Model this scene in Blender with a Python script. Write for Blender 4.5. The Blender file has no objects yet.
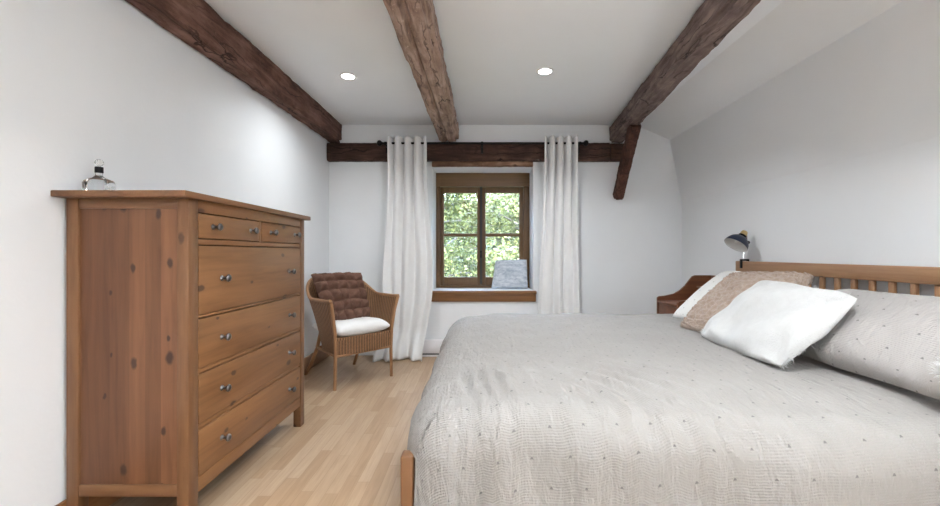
import bpy, bmesh, math, random
from mathutils import Vector, Matrix, noise
R = random.Random(7)
S = bpy.context.scene
COL = S.collection
PI = math.pi
F = 416.0; H = 1.075
D = 4.37          # back wall distance
XL = -1.597       # left wall
XR = 2.111        # right wall
ZC = 2.42         # ceiling
YR = -2.3         # rear wall

# ------------------------------------------------------------------ helpers
def smooth(a, b, x):
    t = max(0.0, min(1.0, (x - a) / (b - a)))
    return t * t * (3 - 2 * t)

def lerp(a, b, t): return a + (b - a) * t

def link(name, mesh, mat, parent=None):
    o = bpy.data.objects.new(name, mesh)
    COL.objects.link(o)
    if mat is not None:
        mesh.materials.append(mat)
    if parent is not None:
        o.parent = parent
    return o

def root_of(o):
    while o.parent is not None:
        o = o.parent
    return o

def obj(name, bm, mat, parent=None, smooth_deg=35, local=False, recalc=True):
    """bm is in world coordinates unless local; links it as ONE mesh object"""
    if recalc:
        bmesh.ops.recalc_face_normals(bm, faces=bm.faces[:])
    if parent is not None and not local:
        rt = root_of(parent)
        bmesh.ops.translate(bm, verts=bm.verts[:], vec=-Vector(rt.location))
    me = bpy.data.meshes.new(name)
    bm.to_mesh(me); bm.free()
    if smooth_deg:
        for p in me.polygons: p.use_smooth = True
        if smooth_deg < 180:
            me.set_sharp_from_angle(angle=math.radians(smooth_deg))
    return link(name, me, mat, parent)

def tag(o, label, cat, group=None):
    o['label'] = label; o['category'] = cat
    if group: o['group'] = group
    return o

def thing(name, label, cat, loc=(0, 0, 0), rz=0.0, group=None):
    o = bpy.data.objects.new(name, None); COL.objects.link(o)
    o.empty_display_size = 0.1
    o.location = loc; o.rotation_euler = (0, 0, rz)
    return tag(o, label, cat, group)

def struct(name, bm, mat, parent=None, smooth_deg=30):
    o = obj(name, bm, mat, parent, smooth_deg)
    if parent is None: o['kind'] = 'structure'
    return o

def origin_to_base(o):
    """puts a single-mesh thing's origin at the middle of its base"""
    vs = [v.co for v in o.data.vertices]
    c = Vector(((min(v.x for v in vs) + max(v.x for v in vs)) / 2, (min(v.y for v in vs) + max(v.y for v in vs)) / 2, min(v.z for v in vs)))
    o.data.transform(Matrix.Translation(-c)); o.location = c
    return o

def bx(bm, x0, x1, y0, y1, z0, z1, bev=0.0, seg=2):
    t = bmesh.new()
    bmesh.ops.create_cube(t, size=1.0)
    for v in t.verts:
        v.co = Vector((lerp(x0, x1, v.co.x + .5), lerp(y0, y1, v.co.y + .5), lerp(z0, z1, v.co.z + .5)))
    if bev > 0:
        bmesh.ops.bevel(t, geom=t.edges[:], offset=bev, segments=seg, affect='EDGES', profile=.5)
    merge(bm, t)
    return bm

def merge(bm, t):
    me = bpy.data.meshes.new('tmp'); t.to_mesh(me); t.free()
    bm.from_mesh(me); bpy.data.meshes.remove(me)

def frame_for(d):
    d = d.normalized()
    a = Vector((0, 0, 1)) if abs(d.z) < .9 else Vector((1, 0, 0))
    u = d.cross(a).normalized(); v = d.cross(u).normalized()
    return u, v

def tube(bm, pts, rad, n=10, cap=True):
    """sweep a circle along points; rad a number or one per point"""
    pts = [Vector(p) for p in pts]
    if not hasattr(rad, '__len__'): rad = [rad] * len(pts)
    rings = []; u = None
    for i, p in enumerate(pts):
        d = pts[min(i + 1, len(pts) - 1)] - pts[max(i - 1, 0)]
        d.normalize()
        if u is None: u, v = frame_for(d)
        else:
            u = (u - d * u.dot(d)).normalized()
        v = d.cross(u)
        rings.append([bm.verts.new(p + (u * math.cos(2 * PI * k / n) + v * math.sin(2 * PI * k / n)) * rad[i]) for k in range(n)])
    for a, b in zip(rings, rings[1:]):
        for k in range(n):
            bm.faces.new((a[k], a[(k + 1) % n], b[(k + 1) % n], b[k]))
    if cap:
        bm.faces.new(rings[0][::-1]); bm.faces.new(rings[-1])
    return bm

def lathe(bm, prof, n=24, mat=None):
    """prof: list of (r, z); mat: 4x4 placing it"""
    mat = mat or Matrix.Identity(4)
    rings = []
    for r, z in prof:
        if r < 1e-6: rings.append([bm.verts.new(mat @ Vector((0, 0, z)))])
        else: rings.append([bm.verts.new(mat @ Vector((r * math.cos(2 * PI * k / n), r * math.sin(2 * PI * k / n), z))) for k in range(n)])
    for a, b in zip(rings, rings[1:]):
        for k in range(n):
            k2 = (k + 1) % n
            if len(a) == 1 and len(b) == 1: continue
            if len(a) == 1: bm.faces.new((a[0], b[k], b[k2]))
            elif len(b) == 1: bm.faces.new((a[k], a[k2], b[0]))
            else: bm.faces.new((a[k], a[k2], b[k2], b[k]))
    return bm

def axis_mat(p, d):
    d = Vector(d).normalized()
    return Matrix.Translation(Vector(p)) @ d.to_track_quat('Z', 'Y').to_matrix().to_4x4()

def prism(bm, poly, axis, a0, a1):
    """poly of 2D points extruded along axis ('x','y','z')"""
    def mk(p, a):
        if axis == 'y': return Vector((p[0], a, p[1]))
        if axis == 'x': return Vector((a, p[0], p[1]))
        return Vector((p[0], p[1], a))
    A = [bm.verts.new(mk(p, a0)) for p in poly]; B = [bm.verts.new(mk(p, a1)) for p in poly]
    n = len(poly)
    for k in range(n): bm.faces.new((A[k], A[(k + 1) % n], B[(k + 1) % n], B[k]))
    bm.faces.new(A[::-1]); bm.faces.new(B)
    return bm

def nz(p, s, seed=0.0):
    return noise.noise(Vector(p) * s + Vector((seed, seed * 1.7, -seed)))

# ------------------------------------------------------------------ materials
class MT:
    def __init__(s, name, color=(.8, .8, .8), rough=.6, metal=0.0, spec=.5):
        s.m = bpy.data.materials.new(name); s.m.use_nodes = True
        s.t = s.m.node_tree; s.n = s.t.nodes; s.l = s.t.links
        s.b = s.n['Principled BSDF']
        s.b.inputs['Base Color'].default_value = (*color, 1)
        s.b.inputs['Roughness'].default_value = rough
        s.b.inputs['Metallic'].default_value = metal
        s.b.inputs['Specular IOR Level'].default_value = spec
    def coord(s, kind='Object', scale=(1, 1, 1), rot=(0, 0, 0), loc=(0, 0, 0)):
        tc = s.n.new('ShaderNodeTexCoord'); mp = s.n.new('ShaderNodeMapping')
        mp.inputs['Scale'].default_value = scale; mp.inputs['Rotation'].default_value = rot
        mp.inputs['Location'].default_value = loc
        s.l.new(tc.outputs[kind], mp.inputs[0]); return mp.outputs[0]
    def noise(s, vec, scale, detail=4, rough=.55, dist=0.0):
        n = s.n.new('ShaderNodeTexNoise'); s.l.new(vec, n.inputs['Vector'])
        n.inputs['Scale'].default_value = scale; n.inputs['Detail'].default_value = detail
        n.inputs['Roughness'].default_value = rough; n.inputs['Distortion'].default_value = dist
        return n.outputs['Fac']
    def ramp(s, fac, stops):
        r = s.n.new('ShaderNodeValToRGB'); s.l.new(fac, r.inputs[0]); e = r.color_ramp.elements
        while len(e) < len(stops): e.new(.5)
        for k, (p, c) in enumerate(stops):
            e[k].position = p; e[k].color = (*c, 1) if len(c) == 3 else c
        return r.outputs[0]
    def math(s, op, a, b=None, c=None):
        m = s.n.new('ShaderNodeMath'); m.operation = op
        for k, x in enumerate((a, b, c)):
            if x is None: continue
            if isinstance(x, (int, float)): m.inputs[k].default_value = x
            else: s.l.new(x, m.inputs[k])
        return m.outputs[0]
    def mix(s, fac, a, b, blend='MIX'):
        m = s.n.new('ShaderNodeMix'); m.data_type = 'RGBA'; m.blend_type = blend
        for sock, x in ((m.inputs[0], fac), (m.inputs[6], a), (m.inputs[7], b)):
            if isinstance(x, (int, float)): sock.default_value = x
            elif isinstance(x, tuple): sock.default_value = (*x, 1)
            else: s.l.new(x, sock)
        return m.outputs[2]
    def base(s, c): s.l.new(c, s.b.inputs['Base Color']); return s
    def bump(s, h, strength=.3, dist=.01):
        b = s.n.new('ShaderNodeBump'); b.inputs['Strength'].default_value = strength
        b.inputs['Distance'].default_value = dist
        s.l.new(h, b.inputs['Height']); s.l.new(b.outputs[0], s.b.inputs['Normal']); return s

def plaster(name, c, bump=.08):
    m = MT(name, c, .85, spec=.2)
    v = m.coord()
    f = m.noise(v, 3, 3)
    m.base(m.mix(f, tuple(x * .97 for x in c), tuple(min(1, x * 1.02) for x in c)))
    m.bump(m.noise(v, 40, 4), bump, .01)
    return m.m

def pine(name, axis='z', dark=(.17, .075, .03), light=(.36, .175, .075), board=None, knots=1.0, rough=.42, seed=0.0, kscale=6.0, plane='xz', kdens=.6):
    """honey pine; axis is the grain direction; board = (axis, width)"""
    m = MT(name, light, rough, spec=.4)
    k = 'xyz'.index(axis)
    sc = [1, 1, 1]; sc[k] = .06
    v = m.coord(scale=tuple(sc), loc=(seed, seed * .7, seed * 1.3))
    f = m.noise(v, 38, 5, .6, .6)
    g = m.noise(v, 9, 2, .5, 1.2)
    f2 = m.math('ADD', m.math('MULTIPLY', f, .55), m.math('MULTIPLY', g, .45))
    col = m.ramp(f2, [(.30, dark), (.5, tuple(lerp(a, b, .6) for a, b in zip(dark, light))), (.68, light)])
    if board:
        tc = m.n.new('ShaderNodeTexCoord'); sx = m.n.new('ShaderNodeSeparateXYZ'); m.l.new(tc.outputs['Object'], sx.inputs[0])
        cell = m.math('FLOOR', m.math('DIVIDE', sx.outputs['xyz'.index(board[0])], board[1]))
        wn = m.n.new('ShaderNodeTexWhiteNoise'); wn.noise_dimensions = '1D'; m.l.new(cell, wn.inputs['W'])
        col = m.mix(1.0, col, m.ramp(wn.outputs['Value'], [(0, (.74, .70, .68)), (1, (1.12, 1.12, 1.12))]), 'MULTIPLY')
    if knots:
        tc2 = m.n.new('ShaderNodeTexCoord'); sp = m.n.new('ShaderNodeSeparateXYZ'); m.l.new(tc2.outputs['Object'], sp.inputs[0])
        cb = m.n.new('ShaderNodeCombineXYZ')
        wv = m.math('MULTIPLY', m.math('SUBTRACT', m.noise(m.coord(), 30, 3), .5), .016)
        ia, ib = plane
        m.l.new(m.math('ADD', m.math('ADD', sp.outputs['xyz'.index(ia)], wv), seed * 3.7), cb.inputs[0])
        m.l.new(m.math('ADD', m.math('MULTIPLY', m.math('ADD', sp.outputs['xyz'.index(ib)], wv), .55), seed * 1.9), cb.inputs[1])
        vv = m.n.new('ShaderNodeTexVoronoi'); vv.voronoi_dimensions = '2D'; m.l.new(cb.outputs[0], vv.inputs['Vector'])
        vv.inputs['Scale'].default_value = kscale
        cs = m.n.new('ShaderNodeSeparateColor'); m.l.new(vv.outputs['Color'], cs.inputs[0])
        on = m.math('LESS_THAN', cs.outputs[0], kdens)
        rad = m.math('MULTIPLY', m.math('ADD', m.math('MULTIPLY', m.math('POWER', cs.outputs[1], 1.5), .9), .45), .0135 * kscale)
        kf = m.ramp(m.math('DIVIDE', vv.outputs['Distance'], rad), [(.55, (1, 1, 1)), (1.0, (0, 0, 0))])
        halo = m.ramp(m.math('DIVIDE', vv.outputs['Distance'], rad), [(.3, (1, 1, 1)), (1.0, (0, 0, 0))])
        col = m.mix(m.math('MULTIPLY', m.math('MULTIPLY', kf, on), .88 * knots), col, (.035, .014, .009))
    m.base(col); m.bump(f, .06, .002)
    return m.m

def hewn(name, axis, dark, mid, light, wear=.5):
    m = MT(name, mid, .85, spec=.25)
    k = 'xyz'.index(axis)
    sc = [1, 1, 1]; sc[k] = .12
    v = m.coord(scale=tuple(sc)); w = m.coord()
    f = m.noise(v, 22, 8, .65, .8)
    g = m.noise(w, 4.5, 4, .6)
    h = m.math('ADD', m.math('MULTIPLY', f, .6), m.math('MULTIPLY', g, .4))
    col = m.ramp(h, [(.34, dark), (.48, mid), (.66, light)])
    spots = m.ramp(m.noise(w, 60, 3, .7), [(.62, (0, 0, 0)), (.74, (1, 1, 1))])
    col = m.mix(m.math('MULTIPLY', spots, wear * .5), col, tuple(min(1, c * 1.9) for c in light))
    sv = [9, 9, 9]; sv[k] = .55
    vo = m.n.new('ShaderNodeTexVoronoi'); vo.feature = 'DISTANCE_TO_EDGE'; vo.inputs['Scale'].default_value = 1.0
    va = m.n.new('ShaderNodeVectorMath'); va.operation = 'ADD'
    nv = m.n.new('ShaderNodeTexNoise'); m.l.new(w, nv.inputs['Vector']); nv.inputs['Scale'].default_value = 5; nv.inputs['Detail'].default_value = 4
    nm = m.n.new('ShaderNodeVectorMath'); nm.operation = 'MULTIPLY'; m.l.new(nv.outputs['Color'], nm.inputs[0]); nm.inputs[1].default_value = (.9, .9, .9)
    m.l.new(m.coord(scale=tuple(sv)), va.inputs[0]); m.l.new(nm.outputs[0], va.inputs[1]); m.l.new(va.outputs[0], vo.inputs['Vector'])
    ck = m.ramp(vo.outputs['Distance'], [(.008, (1, 1, 1)), (.035, (0, 0, 0))])
    gt = m.ramp(m.noise(w, 2.2, 2), [(.42, (0, 0, 0)), (.55, (1, 1, 1))])
    ck = m.math('MULTIPLY', ck, gt)
    col = m.mix(m.math('MULTIPLY', ck, .85), col, tuple(c * .5 for c in dark))
    hgt = m.math('SUBTRACT', m.math('ADD', f, m.math('MULTIPLY', m.noise(w, 26, 5), .6)), m.math('MULTIPLY', ck, .8))
    m.base(col); m.bump(hgt, .6, .012)
    return m.m

def cloth(name, c, rough=.9, weave=260, bump=.25):
    m = MT(name, c, rough, spec=.15)
    v = m.coord()
    m.base(m.mix(m.noise(v, 14, 3), tuple(x * .93 for x in c), tuple(min(1, x * 1.03) for x in c)))
    m.bump(m.noise(v, weave, 2), bump, .002)
    m.b.inputs['Sheen Weight'].default_value = .15
    return m.m

def metal(name, c, rough=.3): return MT(name, c, rough, 1.0).m
def plain(name, c, rough=.5):
    m = MT(name, c, rough); m.base(m.mix(m.noise(m.coord(), 20, 2), tuple(x * .95 for x in c), c)); return m.m

M = {}
M['wall'] = plaster('wall plaster', (.845, .86, .875))
M['ceil'] = plaster('ceiling paint', (.875, .90, .925), .05)
M['reveal'] = plaster('reveal paint', (.90, .905, .91), .05)

def floor_mat():
    m = MT('maple strip floor', (.5, .33, .18), .36, spec=.4)
    tc = m.n.new('ShaderNodeTexCoord'); sx = m.n.new('ShaderNodeSeparateXYZ'); m.l.new(tc.outputs['Object'], sx.inputs[0])
    u = m.math('DIVIDE', sx.outputs[0], .058)
    row = m.math('FLOOR', u)
    wn = m.n.new('ShaderNodeTexWhiteNoise'); wn.noise_dimensions = '1D'; m.l.new(row, wn.inputs['W'])
    vv = m.math('ADD', m.math('DIVIDE', sx.outputs[1], .62), m.math('MULTIPLY', wn.outputs['Value'], 7.3))
    cb = m.n.new('ShaderNodeCombineXYZ'); m.l.new(row, cb.inputs[0]); m.l.new(m.math('FLOOR', vv), cb.inputs[1])
    w2 = m.n.new('ShaderNodeTexWhiteNoise'); w2.noise_dimensions = '2D'; m.l.new(cb.outputs[0], w2.inputs['Vector'])
    col = m.ramp(w2.outputs['Value'], [(0, (.385, .255, .152)), (.5, (.43, .297, .185)), (1, (.475, .345, .23))])
    g = m.noise(m.coord(scale=(1, .06, 1)), 60, 5, .6, .5)
    col = m.mix(1.0, col, m.ramp(g, [(.3, (.86, .83, .80)), (.65, (1.05, 1.05, 1.05))]), 'MULTIPLY')
    fr = m.math('ABSOLUTE', m.math('SUBTRACT', m.math('FRACT', u), .5))
    fe = m.math('ABSOLUTE', m.math('SUBTRACT', m.math('FRACT', vv), .5))
    gap = m.math('MAXIMUM', m.math('GREATER_THAN', fr, .482), m.math('GREATER_THAN', fe, .4975))
    col = m.mix(m.math('MULTIPLY', gap, .45), col, (.22, .12, .055))
    m.base(col); m.bump(m.math('SUBTRACT', 1.0, gap), .12, .001)
    return m.m
M['floor'] = floor_mat()
M['trim'] = pine('stained trim wood', 'y', (.16, .065, .022), (.30, .135, .05), knots=0)
M['sillwood'] = pine('sill wood', 'x', (.15, .065, .022), (.27, .125, .045), knots=.2)
M['winwood'] = pine('window frame wood', 'z', (.085, .043, .017), (.15, .080, .033), knots=0, rough=.45)
M['winwood_x'] = pine('window rail wood', 'x', (.10, .052, .020), (.17, .092, .038), knots=0, rough=.45)
PD, PL = (.105, .045, .019), (.190, .090, .038)
M['pine_z'] = pine('pine upright', 'z', PD, PL, knots=.8, seed=1.37, plane='xz', kscale=8, kdens=.25)
M['pine_panel'] = pine('pine side boards', 'z', (.096, .037, .016), (.185, .082, .036), board=('x', .0605), knots=1.0, seed=2.2, kscale=9, kdens=.7)
M['pine_y'] = pine('pine drawer front', 'y', (.138, .060, .021), (.255, .120, .048), knots=.95, seed=.4, kscale=7.5, plane='zy', kdens=.5)
M['pine_top'] = pine('pine top board', 'y', PD, PL, knots=.6, seed=3.1, plane='xy', kdens=.4)
M['winwood_head'] = pine('window head wood', 'x', (.125, .066, .027), (.20, .110, .047), knots=0, rough=.45)
M['pine_x'] = pine('pine cross rail', 'x', PD, PL, knots=.5, seed=4.7, plane='zx', kdens=.4)
M['pine_bed'] = pine('pine bed rail', 'y', (.24, .12, .06), (.42, .235, .125), knots=.8, seed=5.7, plane='zy', kdens=.5)
M['pine_bedz'] = pine('pine bed spindle', 'z', (.22, .11, .052), (.38, .205, .105), knots=.0, seed=6.1)
M['stand_wood'] = pine('reddish nightstand wood', 'x', (.10, .034, .016), (.20, .075, .034), knots=.2, seed=8.0)
M['inside'] = plain('dark cabinet inside', (.03, .016, .01), .8)
M['beam_left'] = hewn('left beam wood', 'y', (.030, .014, .010), (.125, .062, .045), (.27, .150, .115))
M['beam_mid'] = hewn('middle beam wood', 'y', (.085, .054, .042), (.30, .205, .16), (.56, .42, .345), .8)
M['beam_right'] = hewn('right beam wood', 'y', (.042, .028, .024), (.15, .105, .092), (.30, .225, .20))
M['beam_wall'] = hewn('wall beam wood', 'x', (.018, .009, .007), (.055, .028, .021), (.13, .070, .052), .3)
M['beam_lintel'] = hewn('lintel wood', 'x', (.05, .025, .016), (.20, .105, .065), (.40, .26, .18), .3)
M['brace'] = hewn('brace wood', 'z', (.022, .010, .007), (.075, .032, .022), (.15, .07, .05))
M['black_metal'] = metal('black metal', (.02, .019, .02), .45)
M['pewter'] = metal('dark pewter', (.16, .155, .16), .32)
M['chrome'] = metal('chrome', (.75, .75, .75), .18)
M['brass'] = metal('aged brass', (.60, .45, .22), .35)
M['navy'] = plain('navy enamel', (.012, .022, .05), .38)
M['shade_white'] = plain('white enamel', (.80, .80, .78), .5)
M['heater'] = plain('white heater enamel', (.78, .76, .77), .45)
M['dark_slot'] = plain('dark slot', (.05, .045, .045), .7)
M['white_plastic'] = plain('white trim ring', (.85, .85, .85), .5)
M['curtain'] = cloth('white linen curtain', (.80, .795, .79), .95, 220, .08)
M['white_cotton'] = cloth('white cotton', (.80, .79, .78), .95)
M['sill_pillow'] = None
M['grey_strap'] = plain('dark seam', (.06, .055, .05), .9)

def fur(name, a, b, scale=30, bump=.6, sheen=.3):
    m = MT(name, a, .95, spec=.1); v = m.coord()
    m.base(m.mix(m.noise(v, scale, 4, .6), a, b)); m.bump(m.noise(v, scale * 5, 3), bump, .006)
    m.b.inputs['Sheen Weight'].default_value = sheen
    return m.m
M['fur_white'] = fur('white long fur', (.50, .495, .485), (.61, .605, .595))
M['fur_brown'] = fur('brown bubble fur', (.095, .046, .032), (.20, .11, .08), 26, sheen=0)
M['boucle'] = fur('beige teddy boucle', (.28, .20, .155), (.48, .37, .295), 70, .9)

def blockprint():
    m = MT('grey white patterned linen', (.6, .63, .66), .95, spec=.1); v = m.coord('UV')
    n = m.noise(m.coord('UV', scale=(1, 1.8, 1)), 22, 4, .7, .6); w = m.noise(m.coord('UV', scale=(.6, 3, 1)), 11, 2)
    f = m.math('ADD', m.math('MULTIPLY', n, .6), m.math('MULTIPLY', w, .4))
    m.base(m.ramp(f, [(.40, (.36, .41, .48)), (.58, (.62, .65, .69))])); m.bump(n, .3, .004)
    return m.m
M['sill_pillow'] = blockprint()

def dotted(name, c1, c2, du=.107, dv=.093, r=.0044, weave=True):
    """off-white crinkled cotton with small grey printed marks in a staggered lattice; UV in metres"""
    m = MT(name, c1, .93, spec=.12)
    tc = m.n.new('ShaderNodeTexCoord'); sx = m.n.new('ShaderNodeSeparateXYZ'); m.l.new(tc.outputs['UV'], sx.inputs[0])
    wob = m.noise(tc.outputs['UV'], 6, 1)
    wob2 = m.noise(m.coord('UV', loc=(7, 3, 0)), 6, 1)
    u = m.math('ADD', sx.outputs[0], m.math('MULTIPLY', m.math('SUBTRACT', wob, .5), .03))
    v = m.math('ADD', sx.outputs[1], m.math('MULTIPLY', m.math('SUBTRACT', wob2, .5), .03))
    ds = []
    for off in (0.0, .5):
        fu = m.math('MULTIPLY', m.math('SUBTRACT', m.math('FRACT', m.math('ADD', m.math('DIVIDE', u, du), off)), .5), du)
        fv = m.math('MULTIPLY', m.math('SUBTRACT', m.math('FRACT', m.math('ADD', m.math('DIVIDE', v, dv * 2), off)), .5), dv * 2)
        # a small rounded triangle: radius depends on the height within the mark
        tri = m.math('ADD', m.math('ABSOLUTE', fu), m.math('MULTIPLY', fv, .45))
        ds.append(m.math('MAXIMUM', tri, m.math('MULTIPLY', m.math('ABSOLUTE', fv), .95)))
    d = m.math('MINIMUM', ds[0], ds[1])
    dot = m.ramp(m.math('DIVIDE', d, r), [(.65, (1, 1, 1)), (1.0, (0, 0, 0))])
    n = m.noise(m.coord('UV'), 5, 3)
    col = m.mix(n, c1, c2)
    cw = m.math('MULTIPLY', m.math('ADD', m.math('SINE', m.math('MULTIPLY', m.math('ADD', sx.outputs[1], m.math('MULTIPLY', m.noise(m.coord('UV', scale=(4, 1, 1)), 14, 2), .004)), 2 * PI / .0085)), 1.0), .5)
    gate = m.ramp(m.noise(m.coord('UV'), 9, 2), [(.35, (.25, .25, .25)), (.65, (1, 1, 1))])
    cw = m.math('MULTIPLY', cw, gate)
    col = m.mix(m.math('MULTIPLY', cw, .07), col, tuple(x * .62 for x in c1))
    col = m.mix(m.math('MULTIPLY', dot, .75), col, (.11, .105, .105))
    m.base(col)
    cr = m.noise(m.coord('UV', scale=(1.8, .8, 1)), 55, 4, .6, .4)
    cr2 = m.noise(m.coord('UV', scale=(2.6, .7, 1), rot=(0, 0, .35)), 13, 3, .55, .5)
    m.bump(m.math('ADD', m.math('ADD', m.math('MULTIPLY', cw, .3), cr), m.math('MULTIPLY', cr2, 3.0)), .62, .007)
    m.b.inputs['Sheen Weight'].default_value = .1
    return m.m
M['duvet'] = dotted('oatmeal dotted crinkle cotton', (.265, .247, .232), (.312, .293, .277))
M['dot_pillow'] = dotted('oatmeal dotted pillowcase', (.35, .327, .31), (.40, .378, .36), .10, .088)
M['dot_pillow_white'] = dotted('white dotted pillowcase', (.70, .695, .675), (.75, .745, .73), .10, .088, .005)

def wicker():
    m = MT('woven rattan', (.3, .15, .07), .55, spec=.35)
    tc = m.n.new('ShaderNodeTexCoord'); sx = m.n.new('ShaderNodeSeparateXYZ'); m.l.new(tc.outputs['UV'], sx.inputs[0])
    su = m.math('SINE', m.math('MULTIPLY', sx.outputs[0], 2 * PI / .024))
    sv = m.math('SINE', m.math('MULTIPLY', sx.outputs[1], 2 * PI / .012))
    sh = m.math('SINE', m.math('MULTIPLY', sx.outputs[0], PI / .012))
    h = m.math('ADD', m.math('MULTIPLY', su, .62), m.math('MULTIPLY', m.math('MULTIPLY', sv, sh), .38))
    n = m.noise(m.coord('UV'), 60, 3)
    f = m.math('ADD', m.math('MULTIPLY', m.math('ADD', h, 1), .33), m.math('MULTIPLY', n, .34))
    m.base(m.ramp(f, [(.18, (.06, .027, .012)), (.5, (.215, .107, .048)), (.85, (.36, .20, .10))]))
    m.bump(h, .6, .006)
    return m.m
M['wicker'] = wicker()
M['rattan'] = pine('rattan pole', 'z', (.20, .095, .04), (.36, .19, .09), knots=0, rough=.45)

def glass_pane():
    m = bpy.data.materials.new('window glass'); m.use_nodes = True; t = m.node_tree; t.nodes.clear()
    o = t.nodes.new('ShaderNodeOutputMaterial'); mx = t.nodes.new('ShaderNodeMixShader')
    tr = t.nodes.new('ShaderNodeBsdfTransparent'); gl = t.nodes.new('ShaderNodeBsdfGlossy'); fr = t.nodes.new('ShaderNodeFresnel')
    gl.inputs['Roughness'].default_value = .02; fr.inputs['IOR'].default_value = 1.45
    tr.inputs['Color'].default_value = (.96, .97, .97, 1)
    t.links.new(fr.outputs[0], mx.inputs[0]); t.links.new(tr.outputs[0], mx.inputs[1]); t.links.new(gl.outputs[0], mx.inputs[2])
    t.links.new(mx.outputs[0], o.inputs[0]); return m
M['pane'] = glass_pane()
def glass(name, c=(1, 1, 1), ior=1.45):
    m = MT(name, c, .02); m.b.inputs['Transmission Weight'].default_value = 1.0; m.b.inputs['IOR'].default_value = ior; return m.m
M['bottle_glass'] = glass('bottle glass', (.93, .96, .97))
M['crystal'] = glass('crystal stopper', (1, .98, .93), 1.6)
def emit(name, c, s):
    m = MT(name, c, .5); m.b.inputs['Emission Color'].default_value = (*c, 1); m.b.inputs['Emission Strength'].default_value = s; return m.m
M['lamp_disc'] = emit('lit lamp disc', (1, .98, .95), 9.0)

def leaves(name, dark, mid, light):
    m = bpy.data.materials.new(name); m.use_nodes = True; w = MT.__new__(MT); w.m = m; w.t = m.node_tree; w.n = w.t.nodes; w.l = w.t.links
    w.b = w.n['Principled BSDF']
    c = w.ramp(w.noise(w.coord(), 2.6, 5, .7), [(.30, dark), (.5, mid), (.70, light)])
    w.base(c); w.b.inputs['Roughness'].default_value = .6
    tl = w.n.new('ShaderNodeBsdfTranslucent'); w.l.new(c, tl.inputs[0])
    mx = w.n.new('ShaderNodeMixShader'); mx.inputs[0].default_value = .4
    out = w.n['Material Output']; w.l.new(w.b.outputs[0], mx.inputs[1]); w.l.new(tl.outputs[0], mx.inputs[2]); w.l.new(mx.outputs[0], out.inputs[0])
    return m
M['leaf_light'] = leaves('pale spring leaves', (.014, .018, .008), (.085, .10, .028), (.29, .30, .095))
M['leaf_dark'] = leaves('dark fir needles', (.010, .014, .009), (.028, .034, .021), (.075, .085, .055))
M['bark'] = plain('grey bark', (.16, .145, .125), .9)
M['lawn'] = plain('meadow', (.05, .085, .022), .95)

# ------------------------------------------------------------------ the room
WX0, WX1, WZ0, WZ1 = -.515, .555, .676, 1.985   # window opening
TH = .42                                          # wall thickness
b = bmesh.new(); bx(b, XL - .3, XR + .3, YR - .1, D + .02, -.12, 0)
struct('floor', b, M['floor'], smooth_deg=0)
b = bmesh.new(); bx(b, XL - .3, 1.615, YR - .1, D + .1, ZC, ZC + .12)
struct('ceiling', b, M['ceil'], smooth_deg=0)
b = bmesh.new(); bx(b, XL - .25, XL, YR - .1, D + .1, 0, ZC + .02)
struct('wall_left', b, M['wall'], smooth_deg=0)
# right wall: knee wall, steep slope, shallow slope up to the flat ceiling
b = bmesh.new()
prism(b, [(XR, 0), (XR, 1.61), (1.985, 2.262), (1.615, ZC), (1.615, ZC + .12), (XR + .25, ZC + .12), (XR + .25, 0)], 'y', YR - .1, D + .1)
struct('wall_right', b, M['wall'], smooth_deg=0)
b = bmesh.new()
bx(b, XL - .25, WX0, D, D + TH, 0, ZC + .1)
bx(b, WX1, XR + .25, D, D + TH, 0, ZC + .1)
bx(b, WX0, WX1, D, D + TH, 0, WZ0)
bx(b, WX0, WX1, D, D + TH, WZ1, ZC + .1)
struct('wall_back', b, M['wall'], smooth_deg=0)
# rear wall, behind the camera
b = bmesh.new(); bx(b, XL - .25, XR + .25, YR - .2, YR, 0, ZC + .1)
struct('wall_rear', b, M['wall'], smooth_deg=0)
b = bmesh.new(); bx(b, XL, XL + .018, YR, D, 0, .13, .004)
struct('baseboard_left', b, M['trim'])

# white painted lining of the window recess
b = bmesh.new()
bx(b, WX0 - .001, WX0 + .006, D - .002, D + .34, WZ0, WZ1); bx(b, WX1 - .006, WX1 + .001, D - .002, D + .34, WZ0, WZ1); bx(b, WX0, WX1, D - .002, D + .34, WZ1 - .006, WZ1 + .001)
struct('trim_3', b, M['reveal'])
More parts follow.
